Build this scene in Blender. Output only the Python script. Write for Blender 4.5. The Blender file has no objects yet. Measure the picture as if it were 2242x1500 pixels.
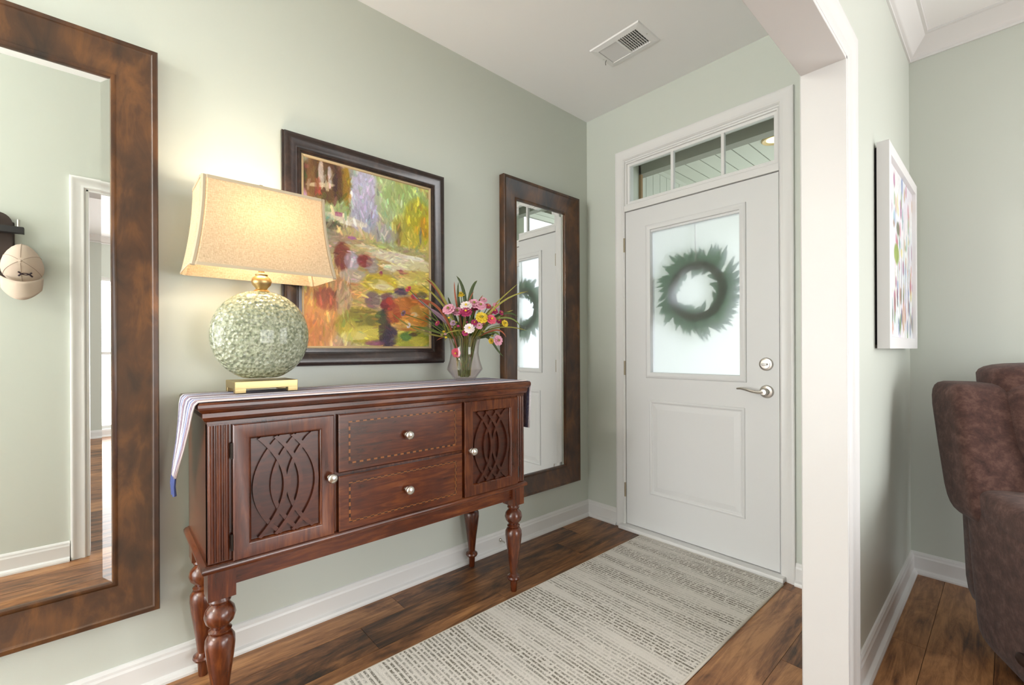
import bpy, bmesh, math, random
import numpy as np
from mathutils import Vector, Matrix
random.seed(7); rng = np.random.default_rng(7)
S = bpy.context.scene; COL = S.collection
# ------------------------------------------------------------------ camera
CAM = Vector((2.0009, -2.5201, 1.1566))
cd = bpy.data.cameras.new('camera'); cam = bpy.data.objects.new('camera', cd); COL.objects.link(cam)
cd.sensor_width = 36; cd.lens = 36*982.4/2242; cd.shift_y = 18.58/2242; cd.clip_start = 0.02
yaw = math.radians(48.0127); roll = math.radians(-0.2406)
fw = Vector((-math.sin(yaw), math.cos(yaw), 0)); ri0 = Vector((math.cos(yaw), math.sin(yaw), 0)); up0 = Vector((0, 0, 1))
ri = ri0*math.cos(roll)+up0*math.sin(roll); up = up0*math.cos(roll)-ri0*math.sin(roll)
m = Matrix((ri, up, -fw)).transposed().to_4x4(); m.translation = CAM
cam.matrix_world = m; S.camera = cam
# ------------------------------------------------------------------ world, lights, exposure
S.view_settings.view_transform = 'Standard'; S.view_settings.look = 'None'; S.view_settings.gamma = 1
S.view_settings.use_curve_mapping = False; S.view_settings.exposure = 0.72
wd = bpy.data.worlds.new('sky'); S.world = wd; wd.use_nodes = True
wd.node_tree.nodes['Background'].inputs[0].default_value = (0.86, 0.93, 1.0, 1)
wd.node_tree.nodes['Background'].inputs[1].default_value = 2.2
def area(name, loc, rot, sx, sy, power, col=(1, 1, 1)):
    l = bpy.data.lights.new(name, 'AREA'); l.shape = 'RECTANGLE'; l.size = sx; l.size_y = sy; l.energy = power; l.color = col
    o = bpy.data.objects.new(name, l); COL.objects.link(o); o.location = loc; o.rotation_euler = rot; return o
# daylight outside living room windows (front, side); rear one added to light the foyer
area('front_window_daylight', (3.95, 0.80, 1.15), (math.radians(-90), 0, 0), 2.2, 2.1, 44, (1, 0.985, 0.96))
area('side_window_daylight', (6.55, -.75, 1.15), (0, math.radians(90), 0), 2.1, 2.2, 56, (1, 0.985, 0.96))
area('added_rear_fill', (1.0, -5.85, 1.15), (math.radians(90), 0, 0), 2.0, 2.1, 62, (1, 0.98, 0.95))
# ------------------------------------------------------------------ materials
def newmat(name):
    m = bpy.data.materials.new(name); m.use_nodes = True
    nt = m.node_tree; b = nt.nodes['Principled BSDF']; return m, nt, b
def srgb(r, g, b):
    f = lambda c: c/12.92 if c <= .04045 else ((c+.055)/1.055)**2.4
    return (f(r/255), f(g/255), f(b/255), 1)
def plain(name, col, rough=.5, metal=0, bump=0, bscale=200, coat=0, spec=None):
    m, nt, b = newmat(name); b.inputs['Base Color'].default_value = col; b.inputs['Roughness'].default_value = rough
    b.inputs['Metallic'].default_value = metal; b.inputs['Coat Weight'].default_value = coat
    if spec is not None: b.inputs['Specular IOR Level'].default_value = spec
    n = nt.nodes.new('ShaderNodeTexNoise'); n.inputs['Scale'].default_value = bscale; n.inputs['Detail'].default_value = 3
    tc = nt.nodes.new('ShaderNodeTexCoord'); nt.links.new(tc.outputs['Object'], n.inputs['Vector'])
    if bump:
        bp = nt.nodes.new('ShaderNodeBump'); bp.inputs['Strength'].default_value = bump; bp.inputs['Distance'].default_value = .002
        nt.links.new(n.outputs['Fac'], bp.inputs['Height']); nt.links.new(bp.outputs['Normal'], b.inputs['Normal'])
    return m
def ramp(nt, stops, src=None, interp='LINEAR'):
    r = nt.nodes.new('ShaderNodeValToRGB'); e = r.color_ramp.elements; r.color_ramp.interpolation = interp
    while len(e) < len(stops): e.new(0.5)
    for i, (p, c) in enumerate(stops): e[i].position = p; e[i].color = c
    if src is not None: nt.links.new(src, r.inputs['Fac'])
    return r
def mapped(nt, scale, coord='Object', rnd=False, rot=(0, 0, 0)):
    tc = nt.nodes.new('ShaderNodeTexCoord'); mp = nt.nodes.new('ShaderNodeMapping'); mp.inputs['Scale'].default_value = scale
    mp.inputs['Rotation'].default_value = rot
    if coord == 'World_': tc = nt.nodes.new('ShaderNodeNewGeometry'); coord = 'Position'
    nt.links.new(tc.outputs[coord], mp.inputs['Vector'])
    if rnd:
        oi = nt.nodes.new('ShaderNodeObjectInfo'); mul = nt.nodes.new('ShaderNodeMath'); mul.operation = 'MULTIPLY'; mul.inputs[1].default_value = 37.0
        nt.links.new(oi.outputs['Random'], mul.inputs[0]); cx = nt.nodes.new('ShaderNodeCombineXYZ')
        for k in range(3): nt.links.new(mul.outputs[0], cx.inputs[k])
        nt.links.new(cx.outputs[0], mp.inputs['Location'])
    return mp.outputs['Vector']
def noise(nt, vec, scale, detail=4, rough=.55, dist=0):
    n = nt.nodes.new('ShaderNodeTexNoise'); n.inputs['Scale'].default_value = scale; n.inputs['Detail'].default_value = detail
    n.inputs['Roughness'].default_value = rough; n.inputs['Distortion'].default_value = dist
    nt.links.new(vec, n.inputs['Vector']); return n.outputs['Fac']
def mixc(nt, fac, a, b, mode='MIX'):
    n = nt.nodes.new('ShaderNodeMix'); n.data_type = 'RGBA'; n.blend_type = mode
    for s, v in (('Factor', fac), ('A', a), ('B', b)):
        sock = [i for i in n.inputs if i.name == s and (i.type == 'RGBA' if s != 'Factor' else i.type == 'VALUE')][0]
        if hasattr(v, 'links') or hasattr(v, 'is_linked'): nt.links.new(v, sock)
        else: sock.default_value = v
    return [o for o in n.outputs if o.type == 'RGBA'][0]
def bumpto(nt, b, src, strength, dist=.002):
    bp = nt.nodes.new('ShaderNodeBump'); bp.inputs['Strength'].default_value = strength; bp.inputs['Distance'].default_value = dist
    nt.links.new(src, bp.inputs['Height']); nt.links.new(bp.outputs['Normal'], b.inputs['Normal'])
def wood(name, dark, mid, light, scale, rough=.35, patch=3.0, coat=.3, rnd=False, bump=.05, coord='Object', lo=.3, hi=.72):
    m, nt, b = newmat(name)
    v = mapped(nt, scale, coord, rnd); g = noise(nt, v, 1, 8, .62, .6)
    v2 = mapped(nt, tuple(patch*s/max(scale) if False else patch for s in scale), coord, rnd); p = noise(nt, v2, 1, 3)
    add = nt.nodes.new('ShaderNodeMath'); add.operation = 'MULTIPLY_ADD'; add.inputs[1].default_value = .55
    nt.links.new(g, add.inputs[0])
    m2 = nt.nodes.new('ShaderNodeMath'); m2.operation = 'MULTIPLY'; m2.inputs[1].default_value = .45; nt.links.new(p, m2.inputs[0]); nt.links.new(m2.outputs[0], add.inputs[2])
    r = ramp(nt, [(lo, dark), (.5*(lo+hi), mid), (hi, light)], add.outputs[0])
    nt.links.new(r.outputs['Color'], b.inputs['Base Color'])
    b.inputs['Roughness'].default_value = rough; b.inputs['Coat Weight'].default_value = coat; b.inputs['Coat Roughness'].default_value = .2
    bumpto(nt, b, g, bump); return m
def facing(nt):
    lw = nt.nodes.new('ShaderNodeLayerWeight'); lw.inputs['Blend'].default_value = .5; pw_ = nt.nodes.new('ShaderNodeMath'); pw_.operation = 'POWER'; pw_.inputs[1].default_value = 3.5; nt.links.new(lw.outputs['Facing'], pw_.inputs[0])
    ma = nt.nodes.new('ShaderNodeMath'); ma.operation = 'MULTIPLY_ADD'; ma.inputs[1].default_value = .6; ma.inputs[2].default_value = .035; nt.links.new(pw_.outputs[0], ma.inputs[0]); return ma
M = {}
M['wall'] = plain('sage_paint', (.60, .635, .575, 1), .42, bump=.08, bscale=350)
M['ceil'] = plain('ceiling_white', (.93, .93, .93, 1), .7, bump=.05)
M['trim'] = plain('trim_white', (.76, .755, .745, 1), .35)
M['door'] = plain('door_white', (.72, .725, .725, 1), .4)
M['nickel'] = plain('brushed_nickel', (.55, .52, .48, 1), .32, 1, bump=.05, bscale=600)
M['brass'] = plain('antique_brass', (.50, .375, .18, 1), .38, 1, bump=.04, bscale=300)
M['bronze'] = plain('dark_hinge', (.06, .05, .045, 1), .4, 1)
M['hinge'] = plain('hinge_metal', (.42, .36, .27, 1), .4, 1)
M['dark'] = plain('dark_gap', (.01, .01, .012, 1), .8)
M['knob'] = plain('pewter_knob', (.74, .71, .66, 1), .28, 1)
M['mirror'] = plain('mirror_silver', (.9, .91, .9, 1), .0, 1)
M['white'] = plain('vent_white', (.84, .84, .84, 1), .45)
M['whiteframe'] = plain('white_frame', (.8, .79, .8, 1), .4)
M['cherry'] = wood('cherry_wood', srgb(36, 14, 6), srgb(88, 39, 17), srgb(136, 74, 33), (60, 60, 7), .26, 4.0, .5)
M['cherry_h'] = wood('cherry_wood_horizontal', srgb(36, 14, 6), srgb(88, 39, 17), srgb(136, 74, 33), (60, 7, 60), .26, 4.0, .5)
M['cherry_dark'] = wood('cherry_wood_carved', srgb(40, 16, 9), srgb(74, 32, 18), srgb(104, 50, 26), (60, 7, 60), .3, 4.0, .4)
M['mirrorwood'] = wood('burnished_walnut', srgb(26, 14, 6), srgb(74, 44, 20), srgb(126, 80, 36), (14, 14, 5), .38, 5.0, .25, lo=.33, hi=.70)
M['picwood'] = wood('espresso_wood', srgb(20, 12, 10), srgb(44, 28, 24), srgb(76, 54, 46), (30, 30, 30), .28, 9.0, .5)
M['gilt'] = plain('gilt_fillet', srgb(186, 164, 128), .5, bump=.3, bscale=300)
# floor planks
m, nt, b = newmat('walnut_plank'); M['plank'] = m
v = mapped(nt, (24, 2.4, 20), 'World_', True); g = noise(nt, v, 1, 10, .72, 1.6)
v2 = mapped(nt, (8, 2.2, 7), 'World_', True); p = noise(nt, v2, 1, 6, .65, 1.2)
mul = nt.nodes.new('ShaderNodeMath'); mul.operation = 'MULTIPLY_ADD'; mul.inputs[1].default_value = .5; nt.links.new(g, mul.inputs[0])
oi = nt.nodes.new('ShaderNodeObjectInfo')
mm = nt.nodes.new('ShaderNodeMath'); mm.operation = 'MULTIPLY_ADD'; mm.inputs[1].default_value = .5; nt.links.new(p, mm.inputs[0])
mr = nt.nodes.new('ShaderNodeMapRange'); mr.inputs['To Min'].default_value = -.07; mr.inputs['To Max'].default_value = .07; nt.links.new(oi.outputs['Random'], mr.inputs['Value'])
nt.links.new(mr.outputs[0], mm.inputs[2]); nt.links.new(mm.outputs[0], mul.inputs[2])
r = ramp(nt, [(.35, srgb(44, 28, 17)), (.43, srgb(98, 62, 36)), (.51, srgb(140, 94, 57)), (.62, srgb(180, 130, 84))], mul.outputs[0])
nt.links.new(r.outputs['Color'], b.inputs['Base Color']); b.inputs['Roughness'].default_value = .38
bumpto(nt, b, g, .12)
M['subfloor'] = plain('floor_joint', srgb(24, 14, 9), .7)
# lamp ceramic with hammered dimples
m, nt, b = newmat('celadon_ceramic'); M['ceramic'] = m
v = mapped(nt, (1, 1, 1)); n = noise(nt, v, 90, 4, .6); r = ramp(nt, [(.36, srgb(116, 124, 100)), (.5, srgb(154, 160, 134)), (.64, srgb(182, 186, 162))], n)
vo = nt.nodes.new('ShaderNodeTexVoronoi'); vo.inputs['Scale'].default_value = 78; nt.links.new(v, vo.inputs['Vector']); bumpto(nt, b, vo.outputs['Distance'], 1.0, .006)
nt.links.new(r.outputs['Color'], b.inputs['Base Color']); b.inputs['Roughness'].default_value = .16; b.inputs['Coat Weight'].default_value = .6
# linen shade
m, nt, b = newmat('linen_shade'); M['linen'] = m
nt.nodes.remove(b); out = nt.nodes['Material Output']
v = mapped(nt, (500, 500, 90)); n1 = noise(nt, v, 1, 2); v = mapped(nt, (90, 90, 600)); n2 = noise(nt, v, 1, 2)
mx = nt.nodes.new('ShaderNodeMath'); mx.operation = 'ADD'; nt.links.new(n1, mx.inputs[0]); nt.links.new(n2, mx.inputs[1])
r = ramp(nt, [(.35, srgb(190, 168, 138)), (.65, srgb(226, 208, 180))], None); hf = nt.nodes.new('ShaderNodeMath'); hf.operation = 'MULTIPLY'; hf.inputs[1].default_value = .5
nt.links.new(mx.outputs[0], hf.inputs[0]); nt.links.new(hf.outputs[0], r.inputs['Fac'])
df = nt.nodes.new('ShaderNodeBsdfDiffuse'); tr = nt.nodes.new('ShaderNodeBsdfTranslucent'); ms = nt.nodes.new('ShaderNodeMixShader'); ms.inputs[0].default_value = .17
nt.links.new(r.outputs['Color'], df.inputs['Color']); nt.links.new(mixc(nt, 1.0, r.outputs['Color'], (.86, .68, .46, 1), 'MULTIPLY'), tr.inputs['Color'])
nt.links.new(df.outputs[0], ms.inputs[1]); nt.links.new(tr.outputs[0], ms.inputs[2]); nt.links.new(ms.outputs[0], out.inputs['Surface'])
M['linentrim'] = plain('linen_trim', srgb(196, 180, 154), .8, bump=.2, bscale=900)
# table runner stripes (across x)
m, nt, b = newmat('striped_runner'); M['runner'] = m
tc = nt.nodes.new('ShaderNodeTexCoord'); sx = nt.nodes.new('ShaderNodeSeparateXYZ'); nt.links.new(tc.outputs['UV'], sx.inputs[0])
ml = nt.nodes.new('ShaderNodeMath'); ml.operation = 'MULTIPLY'; ml.inputs[1].default_value = 2.0; nt.links.new(sx.outputs[0], ml.inputs[0])
fr = nt.nodes.new('ShaderNodeMath'); fr.operation = 'FRACT'; nt.links.new(ml.outputs[0], fr.inputs[0])
A = srgb(98, 94, 128); B_ = srgb(226, 222, 226); C_ = srgb(122, 134, 182); D_ = srgb(136, 110, 124)
r = ramp(nt, [(0, B_), (.10, A), (.30, B_), (.38, C_), (.55, B_), (.62, D_), (.82, A), (.93, B_)], fr.outputs[0], 'CONSTANT')
v = mapped(nt, (60, 700, 60)); n = noise(nt, v, 1, 2); c = mixc(nt, .12, r.outputs['Color'], ramp(nt, [(.4, srgb(90, 90, 120)), (.6, srgb(240, 238, 240))], n).outputs['Color'])
nt.links.new(c, b.inputs['Base Color']); b.inputs['Roughness'].default_value = .9; bumpto(nt, b, n, .4)
M['tassel'] = plain('blue_tassel', srgb(74, 86, 140), .9, bump=.3, bscale=900)
# rug
m, nt, b = newmat('woven_rug'); M['rug'] = m
tc = nt.nodes.new('ShaderNodeTexCoord'); wv = noise(nt, mapped(nt, (2.2, 2.2, 1)), 1, 2)
sp = nt.nodes.new('ShaderNodeSeparateXYZ'); nt.links.new(tc.outputs['Object'], sp.inputs[0])
wob = nt.nodes.new('ShaderNodeMath'); wob.operation = 'MULTIPLY_ADD'; wob.inputs[1].default_value = .022; nt.links.new(wv, wob.inputs[0]); nt.links.new(sp.outputs['Y'], wob.inputs[2])
def rowband(freq, sharp_lo, sharp_hi):
    a = nt.nodes.new('ShaderNodeMath'); a.operation = 'MULTIPLY'; a.inputs[1].default_value = freq; nt.links.new(wob.outputs[0], a.inputs[0])
    s = nt.nodes.new('ShaderNodeMath'); s.operation = 'SINE'; nt.links.new(a.outputs[0], s.inputs[0])
    q = nt.nodes.new('ShaderNodeMapRange'); q.inputs['From Min'].default_value = sharp_lo; q.inputs['From Max'].default_value = sharp_hi; nt.links.new(s.outputs[0], q.inputs['Value']); return q.outputs[0]
rows = rowband(2*math.pi/.0175, -.5, .35)
cmb = nt.nodes.new('ShaderNodeCombineXYZ'); nt.links.new(sp.outputs['X'], cmb.inputs[0]); nt.links.new(wob.outputs[0], cmb.inputs[1])
def nz(scale, s=1, detail=3):
    mp = nt.nodes.new('ShaderNodeMapping'); mp.inputs['Scale'].default_value = scale; nt.links.new(cmb.outputs[0], mp.inputs['Vector']); return noise(nt, mp.outputs[0], s, detail)
dash = ramp(nt, [(.37, (0, 0, 0, 1)), (.49, (1, 1, 1, 1))], nz((92, 30, 1), 1, 2)).outputs['Color']
dens = ramp(nt, [(.38, (.06, .06, .06, 1)), (.56, (1, 1, 1, 1))], nz((1.3, 13, 1), 1, 4)).outputs['Color']
fine = nz((260, 260, 1), 1, 2)
k1 = nt.nodes.new('ShaderNodeMath'); k1.operation = 'MULTIPLY'; nt.links.new(rows, k1.inputs[0]); nt.links.new(dash, k1.inputs[1])
k2 = nt.nodes.new('ShaderNodeMath'); k2.operation = 'MULTIPLY'; nt.links.new(k1.outputs[0], k2.inputs[0]); nt.links.new(dens, k2.inputs[1])
dk = mixc(nt, nz((5, 9, 1), 1, 2), srgb(122, 120, 112), srgb(104, 92, 74))
lt = mixc(nt, fine, srgb(204, 198, 188), srgb(236, 232, 226))
k3 = nt.nodes.new('ShaderNodeMath'); k3.operation = 'MULTIPLY'; nt.links.new(k2.outputs[0], k3.inputs[0]); nt.links.new(ramp(nt, [(.34, (.35, .35, .35, 1)), (.52, (1, 1, 1, 1))], nz((160, 160, 1), 1, 2)).outputs['Color'], k3.inputs[1])
c = mixc(nt, k3.outputs[0], lt, dk); nt.links.new(c, b.inputs['Base Color']); b.inputs['Roughness'].default_value = .95
bumpto(nt, b, fine, .6, .004)
M['rugedge'] = plain('rug_binding', srgb(206, 200, 188), .9, bump=.4, bscale=500)
# suede
m, nt, b = newmat('brown_suede'); M['suede'] = m
n = noise(nt, mapped(nt, (1, 1, 1)), 24, 8, .72, .2); r = ramp(nt, [(.30, srgb(50, 30, 26)), (.5, srgb(78, 51, 44)), (.72, srgb(112, 82, 72))], n)
nt.links.new(r.outputs['Color'], b.inputs['Base Color']); b.inputs['Roughness'].default_value = .9; b.inputs['Sheen Weight'].default_value = .08; bumpto(nt, b, n, .4, .006)
# frosted and clear glass
m, nt, b = newmat('frosted_glass'); M['frost'] = m
b.inputs['Base Color'].default_value = (.97, .98, .98, 1); b.inputs['Transmission Weight'].default_value = 1; b.inputs['Roughness'].default_value = .34; b.inputs['IOR'].default_value = 1.16
tl = nt.nodes.new('ShaderNodeBsdfTranslucent'); tl.inputs['Color'].default_value = (.95, .97, 1, 1); mxs = nt.nodes.new('ShaderNodeMixShader'); mxs.inputs[0].default_value = .3
nt.links.new(b.outputs[0], mxs.inputs[1]); nt.links.new(tl.outputs[0], mxs.inputs[2]); nt.links.new(mxs.outputs[0], nt.nodes['Material Output'].inputs['Surface'])
m, nt, b = newmat('clear_glass'); M['glass'] = m
nt.nodes.remove(b); out = nt.nodes['Material Output']; t = nt.nodes.new('ShaderNodeBsdfTransparent'); gl = nt.nodes.new('ShaderNodeBsdfGlossy'); gl.inputs['Roughness'].default_value = .02
fz = facing(nt); ms = nt.nodes.new('ShaderNodeMixShader'); t.inputs['Color'].default_value = (.93, .95, .94, 1)
nt.links.new(fz.outputs[0], ms.inputs[0]); nt.links.new(t.outputs[0], ms.inputs[1]); nt.links.new(gl.outputs[0], ms.inputs[2]); nt.links.new(ms.outputs[0], out.inputs['Surface'])
m, nt, b = newmat('blush_glass'); M['vase'] = m
nt.nodes.remove(b); out = nt.nodes['Material Output']; t = nt.nodes.new('ShaderNodeBsdfTransparent'); gl = nt.nodes.new('ShaderNodeBsdfGlossy'); gl.inputs['Roughness'].default_value = .03
fz = facing(nt); ms = nt.nodes.new('ShaderNodeMixShader'); t.inputs['Color'].default_value = (.965, .93, .935, 1)
nt.links.new(fz.outputs[0], ms.inputs[0]); nt.links.new(t.outputs[0], ms.inputs[1]); nt.links.new(gl.outputs[0], ms.inputs[2]); nt.links.new(ms.outputs[0], out.inputs['Surface'])
# inlay checks
m, nt, b = newmat('inlay_checks'); M['inlay'] = m
v = mapped(nt, (75, 75, 75)); ck = nt.nodes.new('ShaderNodeTexChecker'); ck.inputs['Scale'].default_value = 1; ck.inputs['Color1'].default_value = srgb(150, 92, 44); ck.inputs['Color2'].default_value = srgb(48, 20, 10)
nt.links.new(v, ck.inputs['Vector']); nt.links.new(ck.outputs['Color'], b.inputs['Base Color']); b.inputs['Roughness'].default_value = .3
m, nt, b = newmat('porch_lens'); M['porchlens'] = m
b.inputs['Emission Color'].default_value = (1, .86, .25, 1); b.inputs['Emission Strength'].default_value = 2.2
m, nt, b = newmat('lamp_bulb'); M['bulb'] = m
b.inputs['Emission Color'].default_value = (1, .84, .6, 1); b.inputs['Emission Strength'].default_value = 6
m, nt, b = newmat('fill_globe'); M['globe'] = m
b.inputs['Emission Color'].default_value = (1, .95, .87, 1); b.inputs['Emission Strength'].default_value = 75  # glow of the unseen globe, added to brighten foyer walls and ceiling
M['porch'] = plain('porch_paint', srgb(205, 208, 196), .6); M['porchbeam'] = plain('porch_beam', srgb(150, 150, 138), .6)
M['tan'] = plain('tan_trim', srgb(150, 118, 74), .6); M['concrete'] = plain('concrete', srgb(196, 192, 184), .9, bump=.3, bscale=60)
M['wreath'] = plain('wreath_leaf', srgb(104, 140, 112), .6); M['vine'] = plain('wreath_vine', srgb(58, 48, 32), .8)
M['cap'] = plain('cap_twill', srgb(204, 186, 170), .85, bump=.25, bscale=700); M['capdark'] = plain('cap_mark', srgb(44, 26, 40), .7)
M['capseam'] = plain('cap_seam', srgb(164, 144, 130), .85); M['rack'] = plain('rack_black', srgb(36, 34, 36), .45); M['rackwood'] = plain('rack_wood', srgb(52, 36, 30), .5)
def attrmat(name, rough):
    m, nt, b = newmat(name); a = nt.nodes.new('ShaderNodeAttribute'); a.attribute_name = 'Col'; nt.links.new(a.outputs['Color'], b.inputs['Base Color'])
    b.inputs['Roughness'].default_value = rough; bumpto(nt, b, noise(nt, mapped(nt, (1, 1, 1)), 160, 4), .5, .004); return m
M['canvas'] = attrmat('oil_paint', .42); M['print'] = attrmat('watercolour_print', .5)
for k, c in dict(green=(96, 110, 44), olive=(134, 128, 52), dgreen=(58, 72, 34), rust=(146, 74, 44), pink=(224, 160, 182), magenta=(168, 52, 98), yellow=(222, 190, 52), white=(238, 226, 226), coral=(224, 96, 120), lav=(160, 128, 150)).items():
    M['f_'+k] = plain('flower_'+k, srgb(*c), .6)
# ------------------------------------------------------------------ mesh helpers
class MB:
    def __init__(s): s.v = []; s.f = []; s.uv = None
    def add(s, vs, fs):
        o = len(s.v); s.v += [tuple(p) for p in vs]; s.f += [tuple(i+o for i in f) for f in fs]; return s
    def box(s, x0, x1, y0, y1, z0, z1, T=None):
        vs = [(x, y, z) for x in (x0, x1) for y in (y0, y1) for z in (z0, z1)]
        if T: vs = [T(*p) for p in vs]
        return s.add(vs, [(0, 1, 3, 2), (4, 6, 7, 5), (0, 4, 5, 1), (2, 3, 7, 6), (0, 2, 6, 4), (1, 5, 7, 3)])
    def lathe(s, prof, c, n=24, T=None):
        vs = []
        for r, z in prof:
            for k in range(n):
                a = 2*math.pi*k/n; p = (r*math.cos(a), r*math.sin(a), z)
                p = T(*p) if T else p; vs.append((p[0]+c[0], p[1]+c[1], p[2]+c[2]))
        fs = [(i*n+k, i*n+(k+1) % n, (i+1)*n+(k+1) % n, (i+1)*n+k) for i in range(len(prof)-1) for k in range(n)]
        if prof[0][0] > 1e-6: fs.append(tuple(range(n-1, -1, -1)))
        if prof[-1][0] > 1e-6: fs.append(tuple((len(prof)-1)*n+k for k in range(n)))
        return s.add(vs, fs)
    def tube(s, pts, r, n=6, taper=None):
        pts = [Vector(p) for p in pts]; vs = []; N = len(pts)
        for i, p in enumerate(pts):
            t = (pts[min(i+1, N-1)]-pts[max(i-1, 0)]).normalized(); a = t.orthogonal().normalized() if i == 0 else (a - t*a.dot(t)).normalized(); bb = t.cross(a)
            rr = r if taper is None else r*(1+(taper-1)*i/(N-1))
            for k in range(n):
                g = 2*math.pi*k/n; vs.append(p+(a*math.cos(g)+bb*math.sin(g))*rr)
        fs = [(i*n+k, i*n+(k+1) % n, (i+1)*n+(k+1) % n, (i+1)*n+k) for i in range(N-1) for k in range(n)]
        fs += [tuple(range(n-1, -1, -1)), tuple((N-1)*n+k for k in range(n))]
        return s.add(vs, fs)
    def ribbon(s, pts, w, nrm):   # flat blade along pts, width list
        pts = [Vector(p) for p in pts]; vs = []; N = len(pts); nrm = Vector(nrm)
        for i, p in enumerate(pts):
            t = (pts[min(i+1, N-1)]-pts[max(i-1, 0)]).normalized(); sd = t.cross(nrm).normalized()
            vs += [p-sd*w[i], p+nrm*w[i]*.35, p+sd*w[i]]
        fs = []
        for i in range(N-1): fs += [(3*i, 3*i+1, 3*i+4, 3*i+3), (3*i+1, 3*i+2, 3*i+5, 3*i+4)]
        return s.add(vs, fs)
    def sweep(s, corners, prof, T, closed=True, insets=None):
        # corners: [(u,v,du,dv)] inset direction; prof: [(inset,height)]
        n = len(prof); vs = []
        for (u, v_, du, dv) in corners:
            for (i, h) in prof: vs.append(T(u+du*i, v_+dv*i, h))
        K = len(corners); fs = []
        for k in range(K if closed else K-1):
            k2 = (k+1) % K
            for j in range(n-1): fs.append((k*n+j, k2*n+j, k2*n+j+1, k*n+j+1))
        if not closed: fs += [tuple(range(n)), tuple((K-1)*n+j for j in range(n-1, -1, -1))]
        return s.add(vs, fs)
    def rect(s, u0, u1, v0, v1, prof, T):
        return s.sweep([(u0, v0, 1, 1), (u1, v0, -1, 1), (u1, v1, -1, -1), (u0, v1, 1, -1)], prof, T)
    def ushape(s, u0, u1, v0, v1, prof, T):   # legs run down to v0
        return s.sweep([(u0, v0, 1, 0), (u0, v1, 1, -1), (u1, v1, -1, -1), (u1, v0, -1, 0)], prof, T, closed=False)
    def obj(s, name, mat, root=None, smooth=False, bevel=0, seg=2, sub=0, fix=True):
        me = bpy.data.meshes.new(name); me.from_pydata([tuple(p) for p in s.v], [], s.f); me.update()
        if fix:
            bm = bmesh.new(); bm.from_mesh(me); bmesh.ops.recalc_face_normals(bm, faces=bm.faces); bm.to_mesh(me); bm.free()
        if mat is not None: me.materials.append(M[mat] if isinstance(mat, str) else mat)
        o = bpy.data.objects.new(name, me); COL.objects.link(o)
        if smooth:
            me.polygons.foreach_set('use_smooth', [True]*len(me.polygons))
            if smooth != 'all' and hasattr(me, 'set_sharp_from_angle'): me.set_sharp_from_angle(angle=math.radians(40))
        if bevel:
            bv = o.modifiers.new('bevel', 'BEVEL'); bv.width = bevel; bv.segments = seg; bv.limit_method = 'ANGLE'; bv.angle_limit = math.radians(40)
            me.polygons.foreach_set('use_smooth', [True]*len(me.polygons)); o.modifiers.new('wn', 'WEIGHTED_NORMAL')
        if sub:
            sb = o.modifiers.new('sub', 'SUBSURF'); sb.levels = sub; sb.render_levels = sub
        if root is not None: attach(o, root)
        return o
def attach(o, root):
    o.parent = root; w = root.get('_o')
    loc = Vector(w) if w else Vector((0, 0, 0)); o.matrix_parent_inverse = Matrix.Translation(-loc)
def tag(o, label, cat, group=None):
    o['label'] = label; o['category'] = cat
    if group: o['group'] = group
    return o
ROOTS = {}
def thing(name, loc, label, cat, group=None):
    e = bpy.data.objects.new(name, None); COL.objects.link(e); e.location = loc; e.empty_display_size = .05
    e['_o'] = tuple(loc); ROOTS[name] = e; return tag(e, label, cat, group)
def struct(o): o['kind'] = 'structure'; return o
YZ = lambda u, v, h: (h, u, v)            # plane x = 0 facing +x  (u=y, v=z)
XZ = lambda u, v, h: (u, -h, v)           # plane y = 0 facing -y  (u=x, v=z)
XY = lambda u, v, h: (u, v, h)
# ------------------------------------------------------------------ room shell
HC, HL = 2.77, 2.745
XA, XB, YR, YJ, YN, ZH = 1.54, 1.649, .598, -.78, -2.612, 2.085
b = MB().box(-.1, 0, -5.6, .1, 0, HC+.08); struct(b.obj('wall_left', 'wall'))
b = MB(); b.box(0, .285, 0, .1, 0, HC+.08); b.box(1.25, XA, 0, .1, 0, HC+.08); b.box(.285, 1.25, 0, .1, 2.405, HC+.08); struct(b.obj('wall_front', 'wall'))
b = MB(); b.box(XA, XB, YJ, YR+.12, 0, HC+.08); b.box(XA, XB, YN, YJ, ZH, HC+.08); b.box(XA, XB, -5.6, YN, 0, HC+.08); struct(b.obj('wall_right', 'wall'))
b = MB(); b.box(XB, 2.85, YR, YR+.12, 0, HL+.08); b.box(5.05, 6.42, YR, YR+.12, 0, HL+.08); b.box(2.85, 5.05, YR, YR+.12, 0, .1); b.box(2.85, 5.05, YR, YR+.12, 2.2, HL+.08); struct(b.obj('wall_far', 'wall'))
b = MB(); b.box(6.3, 6.42, -5.6, -1.85, 0, HL+.08); b.box(6.3, 6.42, .35, YR, 0, HL+.08); b.box(6.3, 6.42, -1.85, .35, 0, .1); b.box(6.3, 6.42, -1.85, .35, 2.2, HL+.08); struct(b.obj('wall_side', 'wall'))

b = MB(); b.box(2.1, 6.42, -5.72, -5.6, 0, HC+.08); b.box(-.1, 2.1, -5.72, -5.6, 0, .1); b.box(-.1, 2.1, -5.72, -5.6, 2.25, HC+.08); struct(b.obj('wall_rear', 'wall'))
b = MB().box(0, XA, -5.6, 0, HC, HC+.08); struct(b.obj('ceiling', 'ceil'))
b = MB().box(XB, 6.3, -5.6, YR, HL, HL+.08); o = struct(b.obj('ceiling_living', 'ceil'))
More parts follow.
